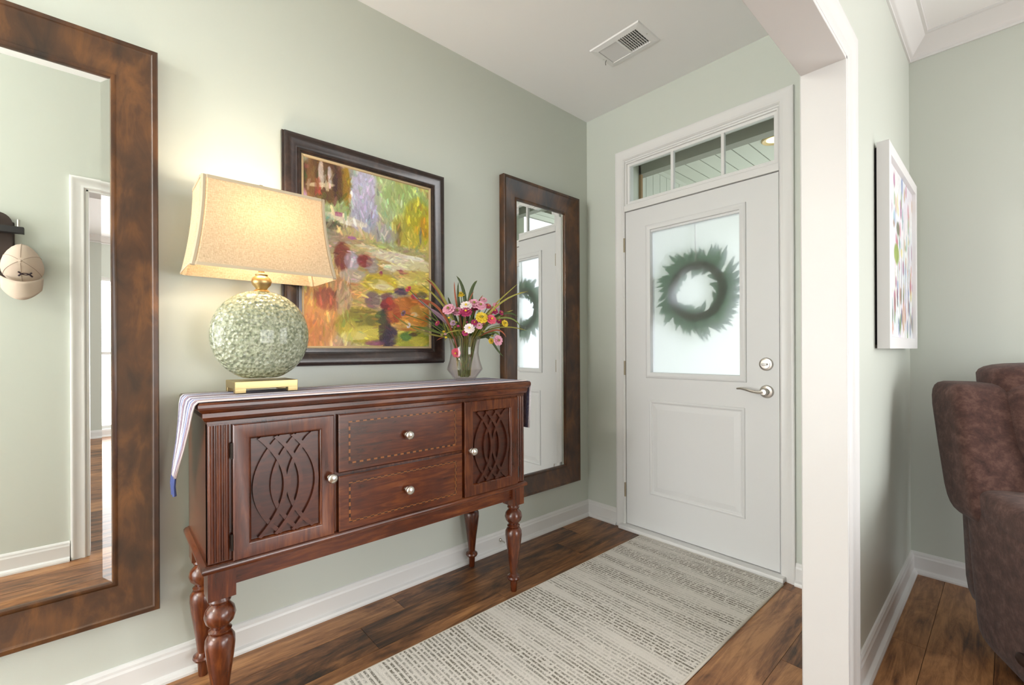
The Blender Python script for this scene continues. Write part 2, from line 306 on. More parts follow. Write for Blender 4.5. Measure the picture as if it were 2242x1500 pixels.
# windows off camera, the rear one added to light the foyer: frame, muntins, panes
def window(name, T, u0, u1, v0, v1):
    b = MB(); b.rect(u0, u1, v0, v1, [(0, 0), (0, .06), (.05, .06), (.05, 0), (0, 0)], T); o = struct(b.obj(name, 'trim'))
    um = (u0+u1)/2; vm = (v0+v1)/2
    for nm, q in (('mullion', (um-.02, um+.02, v0+.05, v1-.05)), ('meeting_rail', (u0+.05, u1-.05, vm-.02, vm+.02))):
        b = MB(); b.box(q[0], q[1], q[2], q[3], .01 if nm == 'mullion' else .012, .05 if nm == 'mullion' else .045, T); b.obj(nm, 'trim', o)
window('window_2', lambda u, v, h: (u, YR+.1-h, v), 2.85, 5.05, .1, 2.2)
window('window_3', lambda u, v, h: (6.4-h, u, v), -1.85, .35, .1, 2.2)
window('added_window_4', lambda u, v, h: (u, -5.7+h, v), 0, 2.1, .1, 2.25)
# floor: recessed base and separate planks running along y
fl = struct(MB().box(0, 6.3, -5.6, YR, -.06, -.003).obj('floor', 'subfloor'))
pm = MB().box(0, 1, 0, 1, -.0028, 0).obj('plank', 'plank'); pme = pm.data; bpy.data.objects.remove(pm)
PW = .178; cnt = 0
for i in range(36):
    x0 = i*PW; y = -5.6+random.random()*1.2-1.2
    while y < YR:
        L = 1.22; a, c = max(y, -5.6), min(y+L, YR)
        if c-a > .01 and x0 < 6.3:
            far = (c < -3.4 or x0 > 3.4)
            if not (x0+PW*.5 > XA and x0+PW*.5 < XB and False):
                o = bpy.data.objects.new('plank', pme); COL.objects.link(o); o.location = (x0+.0008, a+.0008, 0); o.scale = (min(PW, 6.3-x0)-.0016, c-a-.0016, 1); o.parent = fl; cnt += 1
        y += L
# baseboards
BP = [(0, 0), (.030, 0), (.030, .008), (.026, .017), (.016, .022), (.014, .024), (.014, .082), (.011, .090), (.010, .098), (.005, .106), (0, .108)]
def baseboard(name, runs):
    b = MB()
    for T, u0, u1 in runs:
        n = len(BP); vs = [T(u, z, h) for u in (u0, u1) for (h, z) in BP]
        b.add(vs, [(j, j+1, n+j+1, n+j) for j in range(n-1)]+[tuple(range(n)), tuple(range(2*n-1, n-1, -1))])
    return struct(b.obj(name, 'trim'))
baseboard('baseboard_left', [(YZ, -5.6, 0)])
baseboard('baseboard_front', [(XZ, 0, .249), (XZ, 1.29, XA)])
TA = lambda u, v, h: (XA-h, u, v); TB = lambda u, v, h: (XB+h, u, v); TF = lambda u, v, h: (u, YR-h, v)
baseboard('baseboard_right', [(TA, YJ+.07, 0), (TA, -5.6, YN-.07), (TB, YJ+.09, YR), (TB, -5.6, YN-.09)])
baseboard('baseboard_far', [(TF, XB, 6.3)])
baseboard('baseboard_side', [(lambda u, v, h: (6.3-h, u, v), -5.6, YR)])
# casings: door surround, cased opening on both faces, jamb lining
CP = [(0, 0), (0, .017), (.005, .020), (.012, .020), (.020, .017), (.044, .013), (.050, .015), (.058, .015), (.066, .008), (.066, 0)]
struct(MB().ushape(.249, 1.290, 0, 2.461, CP, XZ).obj('trim_1', 'trim', smooth=True))
CW = [(0, 0), (0, .018), (.006, .022), (.016, .022), (.026, .017), (.058, .013), (.066, .016), (.076, .016), (.088, .009), (.088, 0)]
struct(MB().ushape(YN-.066, YJ+.066, 0, ZH+.066, [(.0, 0), (0, .017), (.005, .020), (.012, .020), (.020, .017), (.044, .013), (.050, .015), (.058, .015), (.066, .008), (.066, 0)], TA).obj('trim_2', 'trim', smooth=True))
struct(MB().ushape(YN-.088, YJ+.088, 0, ZH+.088, CW, TB).obj('trim_3', 'trim', smooth=True))
b = MB(); t = .012
b.box(XA-.008, XB+.009, YJ-t, YJ, 0, ZH); b.box(XA-.008, XB+.009, YN, YN+t, 0, ZH); b.box(XA-.008, XB+.009, YN, YJ, ZH-t, ZH); struct(b.obj('trim_4', 'trim', bevel=.002))
# crown moulding in living room
CR = [(0, -.095), (.008, -.095), (.008, -.082), (.016, -.078), (.022, -.066), (.05, -.034), (.062, -.022), (.07, -.012), (.082, -.01), (.082, 0), (0, 0)]
b = MB(); b.sweep([(XB, YN-3, 1, 0), (XB, YR, 1, -1), (6.3, YR, -1, -1), (6.3, -5.6, -1, 0)], [(i, HL+h) for i, h in CR], XY, closed=False); struct(b.obj('trim_5', 'trim', smooth=True))
# ------------------------------------------------------------------ entry door, transom
dr = bpy.data.objects.new('door_1', None); COL.objects.link(dr); dr.location = (.768, 0, .027); dr['_o'] = (.768, 0, .027); struct(dr)
X0, X1, Z0, Z1 = .3175, 1.2195, .030, 2.057; GX0, GX1, GZ0, GZ1 = .50, 1.031, 1.017, 1.896
b = MB(); b.box(X0, GX0, 0, .044, Z0, Z1); b.box(GX1, X1, 0, .044, Z0, Z1); b.box(GX0, GX1, 0, .044, Z0, GZ0); b.box(GX0, GX1, 0, .044, GZ1, Z1); b.obj('door_slab', 'door', dr)
b = MB(); b.rect(.465, 1.064, .984, 1.944, [(0, 0), (.002, .008), (.010, .013), (.018, .012), (.026, .008), (.033, .008), (.036, 0), (.0365, -.018)], XZ); b.obj('glass_moulding', 'door', dr, smooth=True)
b = MB(); b.box(GX0-.004, GX1+.004, .018, .024, GZ0-.004, GZ1+.004); b.obj('frosted_pane', 'frost', dr)
b = MB(); pr = [(0, 0), (.003, .005), (.010, .008), (.016, .006), (.020, .0015), (.026, .001), (.056, .0065)]
b.rect(.486, 1.055, .255, .848, pr, XZ); b.add([XZ(u, v, .0065) for u, v in ((.542, .311), (.999, .311), (.999, .792), (.542, .792))], [(0, 1, 2, 3)]); b.obj('raised_panel', 'door', dr)
for z in (1.844, 1.043, .249):
    b = MB(); b.lathe([(.0, -.046), (.0065, -.046), (.0065, .046), (0, .046)], (.3115, -.008, z), 10); b.box(.303, .3115, -.004, .002, z-.045, z+.045); b.obj('hinge', 'hinge', dr)
TY = lambda x, y, z: (x, -z, y)
db = MB().lathe([(0, 0), (.034, 0), (.034, .004), (.030, .012), (.022, .014), (.022, .020), (0, .021)], (1.159, 0, 1.083), 24, TY).obj('deadbolt', 'nickel', dr, smooth=True)
MB().box(1.145, 1.173, -.036, -.020, 1.078, 1.088).obj('thumb_turn', 'nickel', db, bevel=.003)
lv = MB().lathe([(0, 0), (.034, 0), (.034, .004), (.029, .012), (.018, .015), (.016, .05), (.014, .056), (0, .057)], (1.161, 0, .942), 24, TY).obj('lever_rose', 'nickel', dr, smooth=True)
b = MB(); pts = [(1.161, -.048, .942), (1.135, -.054, .940), (1.105, -.056, .944), (1.075, -.055, .952), (1.05, -.052, .955), (1.031, -.049, .953)]; b.tube(pts, .0095, 8, .5); b.obj('lever', 'nickel', lv, smooth=True)
MB().box(1.222, 1.2265, -.002, .012, .85, 1.13).obj('weather_strip', 'dark', dr)
# frame around the door (jambs, mullion, sill) and transom
b = MB(); b.box(.285, .314, -.004, .1, 0, 2.405); b.box(1.224, 1.25, -.004, .1, 0, 2.405); b.box(.314, 1.224, -.004, .1, 2.385, 2.405); b.box(.314, 1.224, -.012, .1, 2.061, 2.098); struct(b.obj('trim_6', 'trim', bevel=.002))
struct(MB().box(.286, 1.25, -.055, .1, 0, .026).obj('trim_7', 'trim', bevel=.006, seg=3))
b = MB(); b.rect(.314, 1.224, 2.098, 2.385, [(0, -.03), (0, .0), (.006, .004), (.012, .002), (.014, -.008), (.028, -.010), (.030, -.03), (0, -.03)], XZ); tw = struct(b.obj('window_1', 'trim'))
for x in (.640, .939): MB().box(x-.008, x+.008, .006, .03, 2.126, 2.357).obj('muntin', 'trim', tw)
for a, c in ((.343, .632), (.648, .931), (.947, 1.195)): MB().box(a-.004, c+.004, .018, .022, 2.124, 2.359).obj('pane', 'glass', tw)
# ------------------------------------------------------------------ porch outside
struct(MB().box(-30, 30, .1, 60, -.12, -.04).obj('floor_porch', 'concrete'))
struct(MB().box(.02, XA, .1, .45, 2.545, 2.62).obj('ceiling_recess', 'porch'))
struct(MB().box(.02, .135, .1, .45, -.04, 2.62).obj('wall_recess_left', 'porch')); struct(MB().box(1.42, XA, .1, .718, -.04, 2.62).obj('wall_recess_right', 'porch'))
struct(MB().box(.128, .152, .45, .475, -.04, 2.545).obj('trim_8', 'tan'))
tag(MB().box(.02, 1.42, .45, .53, 2.476, 2.62).obj('porch_beam', 'porchbeam'), 'grey-green beam across the porch just outside the entry transom', 'beam')
pc = struct(MB().box(-.1, XA, .53, 3.0, 2.612, 2.68).obj('ceiling_porch', 'porchbeam'))
bm_ = MB().box(0, 1, 0, 1, 0, 1).obj('ceiling_board', 'porch'); bme = bm_.data; bpy.data.objects.remove(bm_)
x = .118-.0385
while x < 1.40:
    o = bpy.data.objects.new('ceiling_board', bme); COL.objects.link(o); o.location = (x+.004, .53, 2.6); o.scale = (.1085, 2.45, .0118); o.parent = pc; x += .1165
ps = struct(MB().box(-.05, .095, .475, 3.0, -.04, 2.6).obj('wall_porch_left', 'porchbeam'))
y = .48
while y < 2.9:
    o = bpy.data.objects.new('siding_board', bme); COL.objects.link(o); o.location = (.095, y, 0); o.scale = (.02, .098, 2.57); o.parent = ps; y += .104
MB().box(.095, .125, .475, 3.0, 2.57, 2.6).obj('crown_strip', 'porch', ps)
pl = thing('porch_light', (.925, .875, 2.6), 'round yellow-glowing porch ceiling light seen through the transom', 'light')
MB().lathe([(.052, -.004), (.075, -.012), (.082, -.006), (.082, 0), (.05, 0)], (.925, .875, 2.6), 28).obj('trim_ring', 'brass', pl, smooth=True)
MB().lathe([(0, -.012), (.04, -.010), (.055, -.003), (0, -.002)], (.925, .875, 2.6), 24).obj('lens', 'porchlens', pl, smooth=True)
# wreath hung on outer face of door
wr = thing('wreath', (.757, .075, 1.505), 'green leafy wreath hanging outside behind the frosted door glass', 'wreath')
b = MB(); b.tube([(.757+.155*math.cos(a), .075, 1.505+.155*math.sin(a)) for a in np.linspace(0, 2*math.pi, 40)], .024, 8); b.obj('vine_ring', 'vine', wr, smooth=True)
b = MB()
for k in range(210):
    a = random.uniform(0, 2*math.pi); r0 = .15+random.uniform(-.01, .02); tw_ = a+random.uniform(.2, 1.0); L = random.uniform(.085, .145)
    if random.random() < .16: tw_ = a+math.pi-random.uniform(.3, .8); L *= .6
    p0 = Vector((.757+r0*math.cos(a), .075, 1.505+r0*math.sin(a))); d = Vector((math.cos(tw_), random.uniform(-.15, .5), math.sin(tw_)))
    b.ribbon([p0+d*L*t for t in (0, .33, .66, 1)], [.004, .016, .013, .001], (0, -1, .1))
o = b.obj('foliage', 'wreath', wr, fix=False); o['kind'] = 'stuff'
b = MB(); b.tube([(.757, .068, 1.66), (.757, .056, 1.95), (.757, .050, 2.05)], .004, 5); b.obj('hanger', 'nickel', wr)
# ------------------------------------------------------------------ mirrors
mir = thing('mirror', (0, -.475, .275), 'tall brown wood-framed mirror nearest the entry door, behind the console end', 'mirror', 'tall framed mirrors')
my0, my1, mz0, mz1 = -.815, -.135, .275, 2.188
MB().rect(my0, my1, mz0, mz1, [(0, .002), (0, .040), (.003, .045), (.015, .045), (.019, .041), (.022, .040), (.045, .032), (.085, .021), (.108, .017), (.113, .020), (.121, .019), (.124, .008), (.124, .002)], YZ).obj('frame', 'mirrorwood', mir, smooth=True)
b = MB(); b.rect(my0+.118, my1-.118, mz0+.118, mz1-.118, [(0, .0085), (.028, .0105)], YZ)
b.add([YZ(u, v, .0105) for u, v in ((my0+.146, mz0+.146), (my1-.146, mz0+.146), (my1-.146, mz1-.146), (my0+.146, mz1-.146))], [(0, 1, 2, 3)]); b.obj('mirror_glass', 'mirror', mir)
def dup(root, dloc, label):
    r = root.copy(); COL.objects.link(r); r.location = root.location+Vector(dloc); r['label'] = label
    for ch in root.children:
        c = ch.copy(); COL.objects.link(c); c.parent = r; c.matrix_parent_inverse = ch.matrix_parent_inverse.copy()
        for g in ch.children:
            d = g.copy(); COL.objects.link(d); d.parent = c
    return r
dup(mir, (0, -2.39+.135, 0), 'tall brown wood-framed mirror left of the lamp, reflecting a cap on a hook')
# ------------------------------------------------------------------ oil painting
def paint_grid(W_, H_, base, strokes, nrand, vert):
    img = np.zeros((H_, W_, 3)); yy, xx = np.mgrid[0:H_, 0:W_]; u = xx/(W_-1); v = yy/(H_-1)
    img[:] = base(u, v)
    def st(cu, cv, ru, rv, col, al=1, ang=0):
        du = u-cu; dv = (v-cv)*H_/W_; rv2 = rv*H_/W_; c, s = math.cos(ang), math.sin(ang)
        d = ((du*c+dv*s)/ru)**2+((-du*s+dv*c)/rv2)**2
        w = np.clip((1.25-d)/.5, 0, 1)*al; img[:] = img*(1-w[..., None])+np.array(col)[None, None]*w[..., None]
    for q in strokes: st(*q)
    for k in range(nrand):
        if k == int(nrand*.6):
            for q in strokes: st(*(tuple(q[:5])+(q[5]*.6,)+tuple(q[6:])))
        cu, cv = rng.random(2); i, j = int(cv*(H_-1)), int(cu*(W_-1)); col = img[i, j]*rng.uniform(.8, 1.25)+rng.normal(4, 9, 3)
        vertical = vert(cu, cv); ru = rng.uniform(.003, .011); rv = rng.uniform(.008, .032)
        if not vertical: ru, rv = rv*1.1, ru*.6
        i0, i1 = max(0, int((cv-.08)*H_)), min(H_, int((cv+.08)*H_)); j0, j1 = max(0, int((cu-.08)*W_)), min(W_, int((cu+.08)*W_))
        an = rng.normal(0, .35); du = u[i0:i1, j0:j1]-cu; dv = (v[i0:i1, j0:j1]-cv)*H_/W_; c, s = math.cos(an), math.sin(an)
        d = ((du*c+dv*s)/ru)**2+((-du*s+dv*c)/(rv*H_/W_))**2; w = np.clip((1.2-d)/.4, 0, 1)*rng.uniform(.4, .95)
        img[i0:i1, j0:j1] = img[i0:i1, j0:j1]*(1-w[..., None])+np.clip(col, 0, 255)*w[..., None]
    return np.clip(img, 0, 255)
def lin(a): a = a/255.; return np.where(a <= .04045, a/12.92, ((a+.055)/1.055)**2.4)
def picture(name, img, T, u0, u1, v0, v1, h, mat, root):
    H_, W_ = img.shape[:2]; vs = [T(u0+(u1-u0)*j/(W_-1), v0+(v1-v0)*i/(H_-1), h) for i in range(H_) for j in range(W_)]
    fs = [(i*W_+j, i*W_+j+1, (i+1)*W_+j+1, (i+1)*W_+j) for i in range(H_-1) for j in range(W_-1)]
    mb = MB(); mb.v = vs; mb.f = fs; o = mb.obj(name, mat, root, fix=False); a = o.data.color_attributes.new('Col', 'FLOAT_COLOR', 'POINT')
    c = np.ones((H_*W_, 4), np.float32); c[:, :3] = lin(img).reshape(-1, 3); a.data.foreach_set('color', c.ravel()); return o
def cloud(u, v, k, s):
    return np.sin(u*k+s)*np.cos(v*k*1.3+s*2.1)
def base(u, v):
    top = np.stack([150+40*u+30*cloud(u, v, 9, 1), 150+30*u+25*cloud(u, v, 11, 2), 140-40*u+20*cloud(u, v, 7, 3)], -1)
    bot = np.stack([190-10*u+24*cloud(u, v, 10, 4), 156+10*u+24*cloud(u, v, 12, 5), 104-10*u+20*cloud(u, v, 8, 6)], -1)
    w = np.clip((v-.45)/.2, 0, 1)[..., None]; return bot*(1-w)+top*w
BR, LAV, PG, YG, CRM, ORG, RED, DK, YEL, TAN = (84, 54, 26), (186, 180, 206), (172, 188, 136), (178, 166, 36), (226, 214, 186), (190, 98, 34), (150, 40, 30), (44, 26, 34), (206, 178, 44), (184, 140, 84)
ST = [(.15, .9, .17, .12, BR, .95), (.05, .88, .03, .12, (120, 84, 40), .8), (.12, .93, .02, .07, (214, 206, 206), .8), (.18, .92, .015, .06, (210, 204, 214), .8), (.1, .86, .02, .05, (150, 50, 40), .7), (.3, .9, .03, .11, (150, 116, 24), .9), (.22, .9, .015, .09, DK, .7), (.12, .87, .1, .012, CRM, .8, .2),
      (.45, .84, .12, .18, LAV, .95), (.42, .72, .1, .06, (170, 170, 190), .8), (.62, .88, .1, .14, PG, .9), (.8, .9, .2, .1, (160, 180, 110), .9), (.9, .78, .13, .14, YG, .95), (.95, .74, .04, .08, (196, 140, 20), .8), (.75, .7, .1, .09, (170, 160, 60), .8), (.72, .68, .03, .06, (104, 84, 40), .7), (.85, .66, .12, .05, (190, 176, 60), .8), (.92, .7, .012, .05, (96, 120, 140), .8), (.6, .67, .12, .05, (168, 164, 160), .8),
      (.3, .71, .16, .02, CRM, .95, -.1), (.35, .69, .1, .012, (240, 232, 214), .9), (.24, .73, .04, .012, (160, 80, 120), .8), (.33, .645, .14, .022, (196, 180, 120), .8), (.2, .66, .08, .02, (90, 74, 60), .7), (.4, .56, .13, .018, (206, 190, 130), .8), (.45, .575, .08, .01, CRM, .8), (.34, .61, .03, .01, (176, 96, 170), .8),
      (.27, .5, .06, .08, (130, 50, 30), .8), (.34, .48, .06, .05, LAV, .7), (.44, .49, .06, .035, (136, 40, 36), .85), (.5, .47, .05, .05, (160, 150, 150), .6), (.35, .4, .1, .04, (190, 176, 160), .7),
      (.75, .53, .28, .035, CRM, .9, -.08), (.9, .5, .14, .03, (214, 204, 150), .9), (.7, .47, .12, .025, (230, 220, 190), .8), (.78, .44, .1, .03, (200, 170, 90), .9), (.92, .44, .1, .035, (204, 186, 90), .9), (.85, .55, .1, .012, (244, 240, 224), .9), (.74, .455, .015, .015, (150, 50, 90), .9), (.57, .43, .014, .016, (150, 40, 90), .9),
      (.57, .37, .145, .058, YEL, .95), (.55, .365, .09, .03, (228, 214, 150), .9), (.6, .35, .08, .02, (236, 228, 200), .8), (.5, .385, .05, .02, (150, 140, 30), .7), (.82, .39, .12, .03, (226, 210, 120), .8), (.88, .35, .11, .035, (206, 176, 50), .9), (.74, .335, .06, .022, (82, 60, 84), .9), (.86, .31, .03, .02, (170, 40, 60), .9), (.93, .325, .05, .02, (70, 60, 70), .6),
      (.1, .17, .14, .18, (196, 134, 72), .8), (.15, .26, .08, .06, (140, 60, 40), .8), (.28, .25, .06, .1, (190, 160, 120), .7), (.05, .06, .08, .08, (190, 120, 60), .7), (.5, .27, .06, .05, (120, 92, 96), .7), (.62, .29, .05, .03, (110, 60, 80), .7),
      (.42, .12, .2, .1, (176, 158, 40), .95), (.38, .15, .13, .05, (132, 124, 40), .9), (.45, .08, .12, .04, (222, 206, 90), .95), (.36, .06, .1, .025, (232, 220, 150), .8), (.5, .15, .06, .03, (96, 92, 30), .7), (.33, .1, .05, .05, (208, 190, 70), .8), (.42, .2, .12, .012, (100, 80, 30), .6), (.6, .1, .05, .13, DK, .9), (.57, .17, .05, .04, (70, 80, 40), .8), (.65, .06, .06, .06, (50, 30, 60), .8),
      (.8, .2, .19, .1, ORG, .95), (.78, .25, .14, .045, (196, 120, 40), .9), (.84, .15, .14, .045, (216, 150, 50), .9), (.9, .22, .08, .04, (214, 180, 70), .8), (.76, .13, .1, .02, (226, 190, 110), .8), (.86, .2, .03, .015, (240, 226, 214), .8), (.7, .2, .03, .06, (160, 60, 24), .8), (.63, .25, .06, .035, RED, .95), (.64, .27, .03, .025, (206, 60, 30), .9), (.6, .24, .04, .02, (110, 20, 30), .8), (.95, .28, .05, .02, (190, 70, 40), .8),
      (.84, .04, .16, .055, (160, 160, 40), .95), (.78, .06, .05, .025, (60, 110, 40), .9), (.9, .03, .08, .03, (200, 184, 60), .9), (.85, .075, .04, .012, (60, 30, 30), .8), (.52, .02, .08, .015, (130, 60, 100), .7)]
img = paint_grid(220, 290, base, ST, 3600, lambda u, v: v > .62 or (u < .35 and v < .5))
pt = thing('painting', (0, -1.603, 1.098), 'large dark-framed oil painting of water lilies above the console', 'painting')
MB().rect(-1.992, -1.214, 1.096, 2.066, [(0, .002), (0, .016), (.006, .018), (.006, .034), (.012, .038), (.022, .038), (.034, .034), (.05, .024), (.058, .022), (.060, .026), (.068, .026), (.070, .020), (.074, .020), (.076, .016), (.076, .002)], YZ).obj('frame', 'picwood', pt, smooth=True)
MB().rect(-1.917, -1.289, 1.171, 1.991, [(0, .004), (0, .017), (.003, .019), (.009, .017), (.011, .010), (.011, .004)], YZ).obj('fillet', 'gilt', pt)
picture('canvas', img, YZ, -1.908, -1.298, 1.180, 1.982, .011, 'canvas', pt)
# ------------------------------------------------------------------ framed watercolour on the partition
def base2(u, v): return np.stack([226+6*cloud(u, v, 9, 1), 226+6*cloud(u, v, 8, 2), 232+5*cloud(u, v, 7, 3)], -1)
S2 = []
for k in range(26):
    cu = rng.random(); S2.append((cu, rng.uniform(.2, .5), .006, rng.uniform(.15, .35), [(150, 170, 130), (130, 150, 180), (170, 150, 160), (140, 160, 120)][k % 4], .6, rng.normal(0, .05)))
for k in range(70):
    cu, cv = rng.random(), rng.uniform(.05, .98); S2.append((cu, cv, rng.uniform(.012, .035), rng.uniform(.02, .07), [(196, 120, 96), (110, 130, 180), (150, 90, 130), (120, 150, 100), (190, 150, 110), (90, 150, 150), (214, 196, 110), (180, 80, 100)][int(rng.integers(8))], rng.uniform(.3, .65)))
for k in range(24):
    cu, cv = rng.random(), rng.uniform(.0, .3); S2.append((cu, cv, .02, .05, [(90, 110, 150), (110, 140, 90), (150, 110, 100)][k % 3], .7))
S2.append((.68, .5, .09, .06, (140, 160, 70), .9)); S2.append((.62, .66, .06, .04, (110, 110, 90), .85))
img2 = paint_grid(80, 90, base2, S2, 300, lambda u, v: True)
TP = lambda u, v, h: (XB+h, u, v)
pw = thing('framed_print', (XB, .06, 1.16), 'white-framed floral watercolour on the wall right of the cased opening', 'picture')
MB().rect(-.315, .435, 1.160, 1.955, [(0, .008), (0, .046), (.045, .046), (.048, .034), (.048, .008)], TP).obj('frame', 'whiteframe', pw)
MB().box(.0, .008, -.30, .42, 1.175, 1.94, lambda x, y, z: (XB+x, y, z)).obj('backing', 'dark', pw)
picture('print', img2, TP, .389, -.269, 1.206, 1.909, .033, 'print', pw)
# ------------------------------------------------------------------ ceiling vent
vt = thing('ceiling_vent', (.64, -.487, HC), 'white metal air register in the foyer ceiling', 'vent')
TV = lambda u, v, h: (u, v, HC-h)
MB().rect(.490, .790, -.592, -.385, [(0, 0), (.004, .006), (.034, .010), (.036, .004), (.036, 0)], TV).obj('frame', 'white', vt)
MB().box(.524, .756, -.558, -.419, 0, .001, TV).obj('backing', 'dark', vt)
MB().box(.636, .646, -.558, -.419, .002, .009, TV).obj('divider', 'white', vt)
for k in range(12):
    u = .528+k*.0093; MB().add([TV(u, -.556, .0085), TV(u, -.421, .0085), TV(u+.0105, -.421, .003), TV(u+.0105, -.556, .003)], [(0, 1, 2, 3)]).obj('louvre', 'white', vt)
for k in range(9):
    u = .655+k*.0122; MB().box(u-.0018, u+.0018, -.557, -.42, .003, .008, TV).obj('grille_bar', 'white', vt)
for k in range(5):
    v = -.540+k*.0235; MB().box(.646, .755, v-.0012, v+.0012, .002, .004, TV).obj('rear_vane', 'nickel', vt)
b = MB(); b.tube([TV(.512, -.47, .010), TV(.506, -.47, .02), TV(.503, -.462, .03)], .0015, 5); b.obj('damper_lever', 'bronze', vt)
for u, v in ((.507, -.487), (.773, -.487)): MB().lathe([(0, .0115), (.003, .0105), (.0035, .0095)], (0, 0, 0), 8, lambda x, y, z, u=u, v=v: TV(u+x, v+y, z)).obj('screw', 'nickel', vt)
# ------------------------------------------------------------------ console
cs = thing('console_table', (.22, -1.67, 0), 'cherry wood sideboard with turned legs, two fretwork doors and two drawers', 'sideboard')
bx0, bx1, by0, by1 = .020, .425, -2.306, -1.033; ym = (by0+by1)/2
b = MB(); b.rect(.008, .456, -2.331, -1.008, [(.024, .945), (.024, .952), (.016, .956), (.012, .966), (.012, .978), (.006, .983), (.001, .990), (0, .996), (0, 1.004), (.004, 1.010)], XY)
b.add([(.012, -2.327, 1.010), (.452, -2.327, 1.010), (.452, -1.012, 1.010), (.012, -1.012, 1.010)], [(0, 1, 2, 3)]); b.obj('top', 'cherry_h', cs)
b = MB(); b.box(bx0, bx1, by0, by1, .53, .95); b.obj('body', 'cherry', cs)
b = MB(); b.rect(.010, .440, -2.321, -1.018, [(.014, .505), (.004, .507), (0, .512), (0, .520), (.005, .527), (.014, .532)], XY); b.add([(.02, -2.31, .532), (.43, -2.31, .532), (.43, -1.03, .532), (.02, -1.03, .532)], [(0, 1, 2, 3)]); b.obj('waist_moulding', 'cherry_h', cs, smooth=True)
b = MB(); b.box(.385, .418, by0+.06, by1-.06, .452, .506); b.box(.03, .06, by0+.06, by1-.06, .452, .506); b.box(.06, .39, by0+.006, by0+.03, .452, .506); b.box(.06, .39, by1-.03, by1-.006, .452, .506); b.obj('apron', 'cherry_h', cs)
for y0, y1 in ((by0, by0+.056), (by1-.044, by1)):   # reeded corner posts
    b = MB(); b.box(.40, .430, y0, y1, .533, .944); n = 3
    for k in range(n):
        c = y0+(y1-y0)*(k+.5)/n; r = (y1-y0)/n*.42
        vs = [(.430+r*.8*math.sin(math.pi*j/6), c+r*math.cos(math.pi*j/6), z) for z in (.536, .940) for j in range(7)]; b.add(vs, [(j, j+1, 8+j, 7+j) for j in range(6)]+[tuple(range(7)), tuple(range(13, 6, -1))])
    b.obj('corner_post', 'cherry', cs, smooth=True)
LP = [(0, 0), (.0135, 0), (.0150, .004), (.0175, .05), (.0185, .055), (.028, .058), (.032, .066), (.030, .074), (.021, .080), (.0175, .085), (.020, .11), (.027, .17), (.036, .235), (.040, .272), (.039, .292), (.031, .306), (.0235, .310), (.030, .314), (.031, .318), (.0225, .324), (.026, .332), (.037, .344), (.042, .362), (.038, .380), (.027, .393), (.022, .397), (.028, .402), (.030, .408), (.026, .416), (.024, .424)]
for x in (.394, .058):
    for y in (by0+.036, by1-.036):
        b = MB(); b.lathe(LP, (x, y, 0), 24); b.box(x-.036, x+.036, y-.036, y+.036, .422, .506); b.obj('leg', 'cherry', cs, smooth=True)
FX = .430
TC = lambda u, v, h: (FX+h, u, v)
def knob(y, z, par, x):
    MB().lathe([(0, 0), (.009, 0), (.010, .003), (.0065, .006), (.006, .013), (.010, .016), (.0155, .019), (.0170, .024), (.0155, .029), (.010, .033), (0, .035)], (x, y, z), 18, lambda a, b_, c: (c, a, b_)).obj('knob', 'knob', par, smooth=True)
def cdoor(y0, y1, ky, hy):
    z0, z1 = .529, .939; d = MB(); st = .049
    d.rect(y0, y1, z0, z1, [(0, -.004), (0, .010), (.003, .013), (st-.008, .013), (st-.004, .010), (st, .004), (st, -.004)], TC)
    o = d.obj('door', 'cherry', cs, smooth=True); a0, a1, c0, c1 = y0+st-.001, y1-st+.001, z0+st-.001, z1-st+.001
    MB().box(a0, a1, c0, c1, -.0045, -.0005, TC).obj('door_panel', 'cherry_dark', o)
    f = MB(); cy = (a0+a1)/2; hw = (a1-a0)/2; cz = (c0+c1)/2; hh = (c1-c0)/2; w = .0062
    for fi, (mid, s) in enumerate(((-.90, 1), (-.41, 1), (.04, 1), (.90, -1), (.41, -1), (-.04, -1))):
        vs = []; N = 18; ht = .0085+.0005*fi
        for k in range(N+1):
            t = -1+2*k/N; yy = mid+s*.74*t*t; sl = s*1.48*t*hw/hh; L = math.hypot(1, sl); py = cy+yy*hw; pz = cz+t*hh
            py = min(max(py, a0+.003), a1-.003)
            for q, h in ((-1, .0), (-1, ht), (1, ht), (1, .0)): vs.append(TC(min(max(py+q*w/L, a0), a1), min(max(pz-q*w*sl/L, c0), c1), h))
        f.add(vs, [(4*k+j, 4*k+(j+1) % 4, 4*k+4+(j+1) % 4, 4*k+4+j) for k in range(N) for j in range(4)]+[(0, 1, 2, 3), (4*N+3, 4*N+2, 4*N+1, 4*N)])
    f.obj('fretwork', 'cherry_dark', o); knob(ky, .727, o, FX+.013)
    for z in (.585, .86): MB().lathe([(0, -.024), (.004, -.024), (.004, .024), (0, .024)], (FX+.008, hy, z), 8).obj('hinge', 'bronze', o)
cdoor(-2.243, -1.942, -1.957, -2.246); cdoor(-1.390, -1.081, -1.358, -1.078)
for z0, z1 in ((.735, .939), (.529, .724)):
    d = MB(); d.rect(-1.927, -1.403, z0, z1, [(0, -.004), (0, .010), (.004, .014)], TC); d.add([TC(u, v, .014) for u, v in ((-1.923, z0+.004), (-1.407, z0+.004), (-1.407, z1-.004), (-1.923, z1-.004))], [(0, 1, 2, 3)])
    o = d.obj('drawer', 'cherry_h', cs); i = .034
    MB().rect(-1.927+i, -1.403-i, z0+i*.8, z1-i*.8, [(0, .0142), (0, .0146), (.006, .0146), (.006, .0142)], TC).obj('inlay', 'inlay', o); knob(-1.665, (z0+z1)/2, o, FX+.014)
